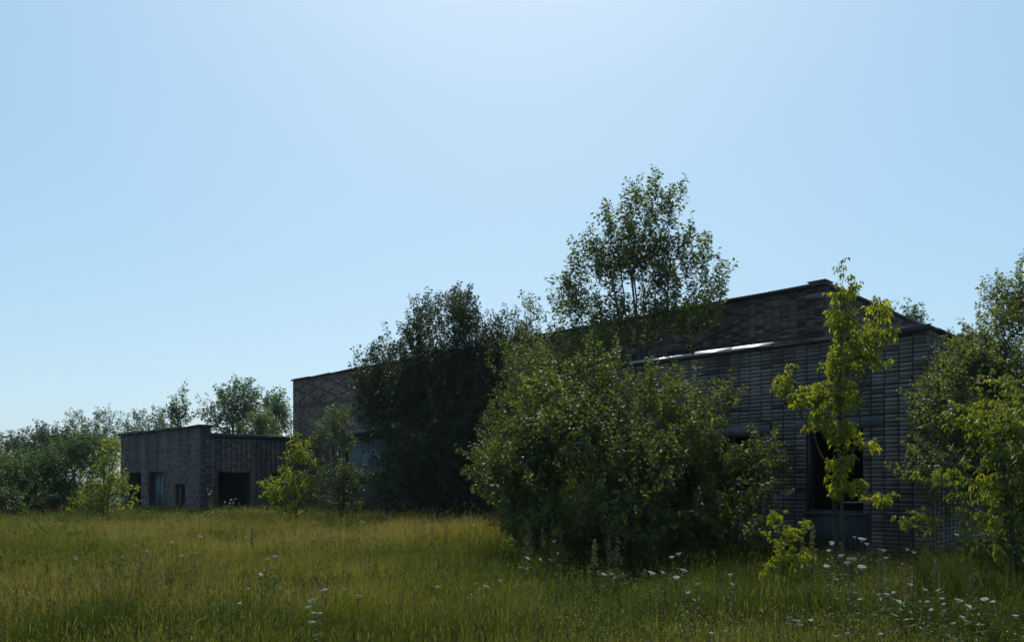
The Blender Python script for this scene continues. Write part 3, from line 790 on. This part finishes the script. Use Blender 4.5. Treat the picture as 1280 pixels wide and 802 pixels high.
def meadow_tint(x, y):
    a = vnoise(x, y, .22, 1.1); b = vnoise(x, y, .75, 2.2); c = vnoise(x, y, 2.4, 8.7)
    # own colour patches of the meadow: yellow herb stand, dry brown grass, lush dark green hollow
    def blob(cx, cy, rx, ry): return np.exp(-((x - cx) / rx) ** 2 - ((y - cy) / ry) ** 2)
    p = .24 * blob(-9, 19, 9, 5) + .30 * blob(-1.6, 19.5, 2.6, 3) + .26 * blob(-2.6, 9.3, 1.8, .8) + .30 * blob(4.6, 9.6, 3.2, 1.0) + .12 * blob(-6, 10.5, 1.4, .8)
    p = p - .26 * blob(-4, 7.2, 2.2, .7) - .22 * blob(-.3, 6.9, 1.6, .6) - .20 * blob(1.5, 8.8, 1.0, .8) - .15 * blob(4, 7.4, 1.6, .5) - .15 * blob(-8, 14, 2.5, 1.2)
    return .44 + 1.3 * (p - .04 + .50 * a + .40 * b + .22 * c - .53)

def grass_patch(n, y0, y1, w0, seed, hs=1.0):
    g = np.random.default_rng(seed)
    x, y = scatter(n, y0, y1, g)
    # gather into tussocks
    cell = .22
    cx = np.floor(x / cell); cy = np.floor(y / cell)
    jx = vnoise(cx, cy, 1.7, 4.4) - .5; jy = vnoise(cx, cy, 1.9, 6.6) - .5
    pull = g.random(len(x)) * .55
    x = x + ((cx + .5 + jx) * cell - x) * pull; y = y + ((cy + .5 + jy) * cell - y) * pull
    n = len(x)
    z = ground_z(x, y) - .02
    dens = vnoise(x, y, .9, 12.5)
    h = meadow_height(x, y) * g.uniform(.45, 1.25, n) * hs * (.75 + .5 * dens)
    seed_stalk = g.random(n) < .06 * (.4 + 1.6 * (vnoise(x, y, .5, 31.0) > .5))
    h = np.where(seed_stalk, h * 1.3 + .06, h)
    t = np.clip(meadow_tint(x, y) + g.normal(0, .13, n), 0, 1)
    t = np.where(seed_stalk, np.clip(t + .14, 0, 1), t)
    dead = g.random(n) < .06
    t = np.where(dead, np.clip(g.normal(.82, .1, n), 0, 1), t)
    w = w0 * g.uniform(.6, 1.4, n) * np.where(seed_stalk, .55, 1)
    az = g.random(n) * 2 * np.pi
    wind = np.stack([np.cos(az), np.sin(az)], 1)
    lean = np.abs(g.normal(0, .62, n)) * np.where(seed_stalk, .5, 1)
    sa = az + np.pi / 2 + g.normal(0, .5, n)
    side = np.stack([np.cos(sa), np.sin(sa), np.zeros(n)], 1)
    def pt(f, k):
        bend = lean * h * f * f
        return np.stack([x + wind[:, 0] * bend, y + wind[:, 1] * bend, z + h * f * (1 - .18 * lean * f)], 1) + side * (w * k)[:, None]
    v = np.stack([pt(0, .5), pt(0, -.5), pt(.5, .42), pt(.5, -.42), pt(.82, .26), pt(.82, -.26), pt(1, 0)], 1)
    k = np.arange(n)[:, None] * 7
    q = np.concatenate([k + np.array([0, 1, 3, 2]), k + np.array([2, 3, 5, 4])], 0)
    tr = k + np.array([4, 5, 6])
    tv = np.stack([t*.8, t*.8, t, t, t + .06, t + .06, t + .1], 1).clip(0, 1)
    # seed heads: two crossed lozenges at the top of the stalks
    ii = np.where(seed_stalk)[0]
    m = len(ii)
    top = v[ii, 6]; below = v[ii, 4] * .5 + v[ii, 5] * .5
    dirn = unit(top - below)
    s1 = side[ii]; s2 = np.cross(dirn, s1)
    hw = (w0 * .45 + .0010) * g.uniform(.7, 1.5, m)[:, None]; hl = g.uniform(.035, .075, m)[:, None]
    sv = []
    for s in (s1, s2):
        sv.append(np.stack([top - dirn * hl * .2, top + dirn * hl * .35 + s * hw, top + dirn * hl, top + dirn * hl * .35 - s * hw], 1))
    sv = np.concatenate(sv, 0)
    kk = np.arange(2 * m)[:, None] * 4 + n * 7
    q = np.concatenate([q, kk + np.array([0, 1, 2, 3])], 0)
    st = np.repeat(np.clip(np.tile(t[ii], 2) + .15, 0, 1), 4)
    return np.concatenate([v.reshape(-1, 3), sv.reshape(-1, 3)]), tr, q, np.concatenate([tv.ravel(), st])

def merge(parts):
    vs, ts, qs, tt = [], [], [], []; n = 0
    for v, t, q, ti in parts:
        vs.append(v); ts.append(t + n); qs.append(q + n); tt.append(ti); n += len(v)
    return np.concatenate(vs), np.concatenate(ts), np.concatenate(qs), np.concatenate(tt)

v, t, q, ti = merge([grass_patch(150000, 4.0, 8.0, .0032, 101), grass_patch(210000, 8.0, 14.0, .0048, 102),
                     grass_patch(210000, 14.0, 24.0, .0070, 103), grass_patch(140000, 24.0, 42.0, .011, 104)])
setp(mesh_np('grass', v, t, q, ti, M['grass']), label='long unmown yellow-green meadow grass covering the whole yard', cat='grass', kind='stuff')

def forbs(n, y0, y1, leafsize, seed):
    """leafy meadow herbs growing through the grass"""
    g = np.random.default_rng(seed)
    x, y = scatter(n * 3, y0, y1, g)
    k = vnoise(x, y, .6, 7.7) + g.normal(0, .16, len(x)) > .46
    x = x[k][:n]; y = y[k][:n]; n = len(x)
    z = ground_z(x, y)
    h = meadow_height(x, y) * g.uniform(.6, 1.25, n)
    per = 16
    ti_ = np.repeat(np.arange(n), per)
    f = g.random(n * per) ** .7
    lean = g.normal(0, .12, (n, 2))
    pos = np.stack([x[ti_] + lean[ti_, 0] * f * h[ti_], y[ti_] + lean[ti_, 1] * f * h[ti_], z[ti_] + h[ti_] * f], 1)
    a = g.random(n * per) * 2 * np.pi
    ax = np.stack([np.cos(a), np.sin(a), g.uniform(-.2, .9, n * per)], 1)
    sz = leafsize * g.uniform(.5, 1.3, n * per) * (1.25 - .6 * f)
    tint = np.clip(.4 + .5 * (vnoise(x, y, .5, 9.9)[ti_] - .5) + g.normal(0, .15, n * per), 0, 1)
    lv, lt, lti = leaf_mesh(pos, ax, sz, np.full(n * per, .38), g, droop=.2, tints=tint)
    p0 = np.stack([x, y, z], 1); p1 = np.stack([x + lean[:, 0]*h, y + lean[:, 1]*h, z + h], 1)
    sv, sq = tubes(p0, p1, np.full(n, .003), np.full(n, .0015), 3)
    return (np.concatenate([lv, sv]), lt, sq + len(lv), np.concatenate([lti, np.full(len(sv), .4)])), p1
A1, tops1 = forbs(6500, 4.2, 11, .05, 201)
A2, tops2 = forbs(15000, 11, 36, .075, 202)
v, t, q, ti = merge([A1, A2])
setp(mesh_np('meadow_weeds', v, t, q, ti, M['forb']), label='dark leafy weeds growing through the meadow grass', cat='weeds', kind='stuff')

def yellow_flowers():
    g = np.random.default_rng(303)
    parts = []
    for tops, s, rate in ((tops1, .012, .25), (tops2, .02, .42)):
        x = tops[:, 0]; y = tops[:, 1]
        k = (vnoise(x, y, .35, 21.0) > .5) & (g.random(len(x)) < rate * 1.4)
        p = tops[k]
        c = np.repeat(p, 7, 0) + g.normal(size=(len(p) * 7, 3)) * np.array([.025, .025, .03])
        a = g.random(len(c)) * 6.28
        ax = np.stack([np.cos(a), np.sin(a), g.uniform(-.2, .6, len(c))], 1)
        lv, lt, lti = leaf_mesh(c, ax, np.full(len(c), s), np.full(len(c), .9), g, tints=g.random(len(c)))
        parts.append((lv, lt, np.zeros((0, 4), int), lti))
    return merge(parts)
v, t, q, ti = yellow_flowers()
setp(mesh_np('meadow_flowers', v, t, None, ti, M['yellow']), label='tiny yellow blossoms scattered through the meadow grass', cat='flowers', kind='stuff')

# white umbels, docks and plumes as single plants
def umbel_meshes(k):
    g = np.random.default_rng(500 + k)
    # stem of unit height, head at the top of it
    nseg = 6; pts = [np.zeros(3)]
    bend = g.normal(0, .05, 2)
    for i in range(1, nseg + 1):
        f = i / nseg; pts.append(np.array([bend[0]*f*f, bend[1]*f*f, f]))
    pts = np.array(pts)
    sv, sq = tubes(pts[:-1], pts[1:], np.full(nseg, .0035), np.full(nseg, .0028), 5)
    lp = np.stack([np.interp(g.uniform(.15, .8, 26), np.linspace(0, 1, nseg+1), pts[:, i]) for i in range(3)], 1)
    lp[:, 2] = g.uniform(.15, .8, 26)
    a = g.random(26) * 6.28
    lv, lt, lti = leaf_mesh(lp, np.stack([np.cos(a), np.sin(a), g.uniform(.1, .8, 26)], 1), g.uniform(.03, .08, 26), np.full(26, .25), g, tints=g.random(26))
    stem = (np.concatenate([sv, lv]), lt + len(sv), sq, np.concatenate([np.full(len(sv), .4), lti]))
    # head: rays + umbellets forming a shallow plate
    R = .055; m = 34
    rr_ = R * np.sqrt((np.arange(m) + .5) / m); th = np.arange(m) * 2.39996 + g.random() * 6
    c = np.stack([rr_*np.cos(th), rr_*np.sin(th), .012 - 2.2*rr_**2 + g.normal(0, .003, m)], 1)
    rv, rq = tubes(np.repeat(np.array([[0, 0, -.05]]), m, 0), c, np.full(m, .0009), np.full(m, .0007), 3)
    V = [rv]; T = []; n = len(rv)
    for p in c:
        r0 = g.uniform(.0075, .0115); kk = 7
        an = np.arange(kk) / kk * 6.283 + g.random()
        ring = p + np.stack([np.cos(an)*r0, np.sin(an)*r0, g.normal(-.001, .0015, kk)], 1)
        V.append(np.concatenate([[p + np.array([0, 0, .004])], ring, [p - np.array([0, 0, .003])]]))
        for i in range(kk):
            j = (i + 1) % kk
            T.append((n, n + 1 + i, n + 1 + j)); T.append((n + kk + 1, n + 1 + j, n + 1 + i))
        n += kk + 2
    head = (np.concatenate(V), np.array(T), rq, g.random(n))
    return stem, head, pts[-1]

proto = []
for k in range(4):
    stem, head, tip = umbel_meshes(k)
    me = []
    for nm, (v, t, q, ti), mt in (('stem', stem, 'stalk'), ('flower_head', head, 'white')):
        o = mesh_np(nm, v, t, q, ti, M[mt])
        me.append(o.data); bpy.data.objects.remove(o)
    proto.append((me[0], me[1], tip))

U = {
 'bush': [(724,668,1.2),(696,676,.8),(731,674,.7),(714,667,.6),(843,692,1.3),(834,696,.9),(808,716,1.15),(825,716,.7),(856,712,1.0),(847,721,.9),(853,740,.6),(912,718,.7),(908,730,.6),(703,692,.5),(629,664,1.0),(634,672,.6),(595,656,.8),(870,728,.5)],
 'maple': [(1082,674,1.5),(1074,671,.8),(1089,680,.9),(1032,680,.7),(1044,677,1.0),(1035,688,.6),(1046,693,.7),(1034,708,.7),(1065,699,.9),(1067,704,.9),(1076,708,1.0),(1102,688,.9),(1123,686,.6),(1135,690,.6),(1113,698,.6),(1061,698,.6),(1190,668,1.0)],
 'right': [(1110,725,.9),(1139,730,1.3),(1149,736,1.1),(1099,743,.9),(1107,742,1.2),(1076,749,1.0),(1130,742,.8),(1181,750,.8),(1205,750,1.3),(1222,748,1.2),(1240,752,1.0),(1163,753,.8),(1182,756,.7),(1195,765,.9),(1205,770,.9),(1150,762,.7),(1279,770,1.0),(1200,782,.8)],
 'front': [(980,772,1.0),(999,775,1.4),(1008,782,1.1),(1022,776,.9),(983,779,.6),(1020,785,.6),(1037,794,.9),(1065,793,.9),(1094,793,.8),(898,791,.9),(892,787,.7),(1180,799,.8)],
 'left': [(398,751,1.2),(402,746,.8),(384,758,1.0),(393,766,.7),(411,765,.8),(401,779,.8),(410,736,.7),(403,738,.6),(426,736,.7),(446,746,.9)],
 'far': [(337,696,1.0),(332,698,.7),(327,718,.7),(345,720,.6),(300,754,.6),(308,737,.7),(226,694,.8),(245,691,.6),(216,677,.7),(202,687,.7),(185,689,.6),(155,695,.6),(165,682,.7),(85,698,.8),(250,670,.9),(75,655,.8),(542,735,.9),(585,730,.7),(607,733,.8),(620,725,.6),(455,652,1.2),(454,662,.8)],
}
UL = {
 'bush': ('white flat-topped wild carrot flower in the grass along the foot of the large bush', 'wild carrots at the foot of the large bush'),
 'maple': ('white wild carrot flower before the dark wall around the young maple foot', 'wild carrots around the young maple'),
 'right': ('white wild carrot flower in the brownish grass of the lower right meadow', 'wild carrots in the lower right meadow'),
 'front': ('white wild carrot flower low in the grass at the bottom right of the picture', 'wild carrots in the near grass'),
 'left': ('creamy white wild carrot flower in the small cluster in the left near meadow', 'wild carrots clustered in the left near meadow'),
 'far': ('small white wild carrot flower dotted singly through the open left meadow', 'wild carrots dotted through the left meadow'),
}
ug = random.Random(77)
for key, lst in U.items():
    for (px, py, s) in lst:
        zh = {'bush': .62, 'maple': .82, 'right': .50, 'front': .36, 'left': .42, 'far': .56}[key] + ug.uniform(-.05, .05)
        Y = (ZC - zh) * F / (py - HOR)
        if Y > 20: Y = 20 + (Y - 20) * .3
        p = at(px, py, Y)
        gz_ = float(ground_z(p[0], Y))
        h = p[2] - gz_
        if h < .15: h = .15
        a, b, tip = ug.choice(proto)
        rz = ug.uniform(0, 6.28)
        root = empty('wild_carrot', (p[0], Y, gz_), UL[key][0], 'flower', UL[key][1])
        root.rotation_euler.z = rz
        st = bpy.data.objects.new('stem', a); COL.objects.link(st); st.parent = root; st.scale = (1, 1, h)
        hd = bpy.data.objects.new('flower_head', b); COL.objects.link(hd); hd.parent = root
        hd.location = (tip[0], tip[1], h + .004); sc_ = (.64 if key in ('right', 'front') else .92) * s * ug.uniform(.6, .78) * (1.0 if Y < 12 else 1.25)
        hd.scale = (sc_, sc_, sc_); hd.rotation_euler = (ug.gauss(0, .22), ug.gauss(0, .22), 0)

def spike(k, n, head_len, R, leafsz, mat, stalk_leaves=14):
    g = np.random.default_rng(700 + k)
    pts = np.stack([g.normal(0, .02) * np.linspace(0, 1, 7)**2, g.normal(0, .02) * np.linspace(0, 1, 7)**2, np.linspace(0, 1, 7)], 1)
    sv, sq = tubes(pts[:-1], pts[1:], np.full(6, .004), np.full(6, .003), 5)
    lp = np.zeros((stalk_leaves, 3)); lp[:, 2] = g.uniform(.05, .5, stalk_leaves)
    a = g.random(stalk_leaves) * 6.28
    lv, lt, lti = leaf_mesh(lp, np.stack([np.cos(a), np.sin(a), g.uniform(.3, 1, stalk_leaves)], 1), g.uniform(.08, .16, stalk_leaves), np.full(stalk_leaves, .3), g, tints=g.random(stalk_leaves))
    f = g.random(n)
    env = R * (1 - f) ** .6 * (.6 + .5 * np.abs(np.sin(f * 17)))
    a = g.random(n) * 6.28; r_ = env * np.sqrt(g.random(n))
    p = np.stack([r_*np.cos(a), r_*np.sin(a), 1 - head_len + head_len * f * 1.1], 1)
    hv, ht, hti = leaf_mesh(p, np.stack([np.cos(a), np.sin(a), g.uniform(.2, 1.3, n)], 1), leafsz * g.uniform(.6, 1.3, n), np.full(n, .7), g, tints=g.random(n))
    o1 = mesh_np('stem', np.concatenate([sv, lv]), lt + len(sv), sq, np.concatenate([np.full(len(sv), .4), lti]), M['stalk'])
    o2 = mesh_np('seed_head', hv, ht, None, hti, M[mat])
    d = (o1.data, o2.data); bpy.data.objects.remove(o1); bpy.data.objects.remove(o2)
    return d
docks = [spike(k, 240, .55, .05, .016, 'dock') for k in range(3)]
plumes = [spike(10 + k, 260, .42, .035, .018, 'mullein') for k in range(2)]
SP = [
 (docks, 'dock_plant', 'rusty brown dock seed spike by the left foot of the large bush', 'rusty docks by the large bush', 'weed',
   [(653,655),(662,664),(668,660),(678,662),(692,664),(657,672),(700,668)], .78),
 (docks, 'dock_plant', 'brown dock spike standing against the dark shade below the dense tree', 'brown docks below the dense tree', 'weed',
   [(480,636),(540,646),(556,648),(470,640),(528,644)], .9),
 (docks, 'dock_plant', 'thin dark seed spike in the shaded grass below the low wing', 'dark seed spikes below the low wing', 'weed',
   [(824,668),(761,678),(772,676),(1100,690),(1050,680),(1004,676),(1128,706),(1170,700),(1215,712),(1140,712)], .75),
 (plumes, 'plume_weed', 'pale yellowish plume weed before the dark middle of the large bush', None, 'weed', [(743,677)], .8),
 (plumes, 'plume_weed', 'pale plume weed beside the yellow-green maple seedling', None, 'weed', [(1016,660)], 1.0),
]
for protos, nm, lab, grp, cat, lst, hh in SP:
    for (px, py) in lst:
        zt = hh * ug.uniform(.9, 1.08)
        Y = (ZC - zt) * F / (py - HOR)
        Y = min(Y, 22)
        p = at(px, py, Y)
        gz_ = float(ground_z(p[0], Y)); h = p[2] - gz_
        a, b = ug.choice(protos)
        root = empty(nm, (p[0], Y, gz_), lab, cat, grp); root.rotation_euler.z = ug.uniform(0, 6.28)
        for m_, d_ in (('stem', a), ('seed_head', b)):
            c = bpy.data.objects.new(m_, d_); COL.objects.link(c); c.parent = root; c.scale = (1.3, 1.3, h)
# tall pale flowering weed beside the doorway of the outbuilding
def thistle(loc, h, seed, label):
    g = np.random.default_rng(seed)
    root = empty('thistle', loc, label, 'weed', None)
    P0 = []; P1 = []; heads = []
    for k in range(6):
        a = g.random() * 6.28; s = g.uniform(.05, .28)
        b = np.array([0, 0, h * g.uniform(.25, .6)]); t = np.array([math.cos(a)*s, math.sin(a)*s, h * g.uniform(.75, 1.0)])
        P0 += [np.zeros(3), b]; P1 += [b, t]; heads.append(t)
    sv, sq = tubes(np.array(P0), np.array(P1), np.full(len(P0), .008), np.full(len(P0), .006), 4)
    lp = np.stack([g.normal(0, .1, 40), g.normal(0, .1, 40), g.uniform(.05, .7, 40) * h], 1)
    a = g.random(40) * 6.28
    lv, lt, lti = leaf_mesh(lp, np.stack([np.cos(a), np.sin(a), g.uniform(0, .8, 40)], 1), g.uniform(.08, .2, 40), np.full(40, .35), g, tints=g.random(40))
    mesh_np('stem', np.concatenate([sv, lv]), lt + len(sv), sq, np.concatenate([np.full(len(sv), .4), lti]), M['stalk'], root)
    for t in heads:
        c = t + g.normal(size=(30, 3)) * .012
        hv, ht, hti = leaf_mesh(c, g.normal(size=(30, 3)) + np.array([0, 0, .8]), np.full(30, .020), np.full(30, .5), g, tints=g.random(30))
        mesh_np('flower_head', hv, ht, None, hti, M['white'], root)
p = at(260, 640, 30.5); thistle((p[0], p[1], 0), 1.35, 801, 'tall weed with pale fluffy heads by the outbuilding corner, left of its big doorway')
p = at(287, 640, 30.0); thistle((p[0], p[1], 0), .95, 802, 'lower weed with pale fluffy heads in front of the big outbuilding doorway')
# a thin dead stick standing in the meadow
mb = MB()
p = at(315, 690, 15.5)
pts = np.array([[p[0], p[1], 0], [p[0] + .01, p[1], .2], [p[0] - .01, p[1] + .01, .42], [p[0] + .01, p[1], .62]])
v, q = tubes(pts[:-1], pts[1:], np.array([.02, .018, .016]), np.array([.018, .016, .010]), 6)
mb.add(v, q); o = mb.build('stick', M['bark_dark'])
setp(o, 'short thin dark stick standing upright in the left meadow', 'stick')

# ------------------------------------------------------------------ air
HAZE = .0002
if HAZE > 0:
    hm, nt, N, L = newmat('haze_air')
    v_ = N.new('ShaderNodeVolumePrincipled'); v_.inputs['Color'].default_value = (.80, .88, 1.0, 1)
    v_.inputs['Density'].default_value = HAZE; v_.inputs['Anisotropy'].default_value = .3
    o_ = N.new('ShaderNodeOutputMaterial'); L.new(v_.outputs[0], o_.inputs['Volume'])
    x0, x1, y0_, y1_, z0_, z1_ = -130, 130, -20, 140, -1.2, 16
    mb = MB(); mb.hexa([(x0,y0_,z0_),(x1,y0_,z0_),(x1,y1_,z0_),(x0,y1_,z0_),(x0,y0_,z1_),(x1,y0_,z1_),(x1,y1_,z1_),(x0,y1_,z1_)])
    setp(mb.build('haze', hm), label='thin pale summer haze over the whole meadow', cat='haze', kind='stuff')

# ------------------------------------------------------------------ light
SUN_EL = math.radians(56); SUN_AZ = math.radians(0)   # azimuth from straight ahead, positive to the right
world = bpy.data.worlds.new('World'); scene.world = world; world.use_nodes = True
wn = world.node_tree.nodes; wl = world.node_tree.links; wn.clear()
sky = wn.new('ShaderNodeTexSky'); sky.sky_type = 'NISHITA'; sky.sun_disc = False
sky.sun_elevation = SUN_EL; sky.sun_rotation = SUN_AZ
sky.air_density = 1.0; sky.dust_density = 1.5; sky.ozone_density = 3.0; sky.altitude = 0
bg = wn.new('ShaderNodeBackground'); bg.inputs['Strength'].default_value = .15
wo = wn.new('ShaderNodeOutputWorld')
# the camera's soft highlight response, one curve per channel
sep = wn.new('ShaderNodeSeparateColor'); com = wn.new('ShaderNodeCombineColor')
wl.new(sky.outputs[0], sep.inputs[0])
for c, (pw, k) in enumerate([(.711, .975), (.526, 1.60), (.36, 2.40)]):
    a_ = wn.new('ShaderNodeMath'); a_.operation = 'POWER'; a_.inputs[1].default_value = pw
    b_ = wn.new('ShaderNodeMath'); b_.operation = 'MULTIPLY'; b_.inputs[1].default_value = k
    wl.new(sep.outputs[c], a_.inputs[0]); wl.new(a_.outputs[0], b_.inputs[0]); wl.new(b_.outputs[0], com.inputs[c])
wl.new(com.outputs[0], bg.inputs[0]); wl.new(bg.outputs[0], wo.inputs[0])
sd = bpy.data.lights.new('sun', 'SUN'); sd.energy = 3.3; sd.angle = math.radians(.53); sd.color = (1, .95, .86)
so = bpy.data.objects.new('sun', sd); COL.objects.link(so)
svec = Vector((math.sin(SUN_AZ) * math.cos(SUN_EL), math.cos(SUN_AZ) * math.cos(SUN_EL), math.sin(SUN_EL)))
so.rotation_euler = svec.to_track_quat('Z', 'Y').to_euler(); so.location = svec * 60

# ------------------------------------------------------------------ camera
cam = bpy.data.cameras.new('camera'); co = bpy.data.objects.new('camera', cam); COL.objects.link(co)
cam.sensor_width = 36; cam.sensor_fit = 'HORIZONTAL'; cam.lens = 36 * F / 1280
cam.shift_y = (HOR - 401) / 1280
cam.clip_start = .1; cam.clip_end = 6000
co.location = (0, 0, ZC); co.rotation_euler = (math.pi / 2, 0, 0)
scene.camera = co

vs_ = scene.view_settings
vs_.view_transform = 'Standard'; vs_.look = 'None'; vs_.exposure = 0.35; vs_.gamma = 1.0; vs_.use_curve_mapping = False
scene.render.engine = 'CYCLES'
scene.cycles.max_bounces = 8; scene.cycles.transparent_max_bounces = 8
scene.cycles.use_denoising = True
scene.cycles.sample_clamp_indirect = 4
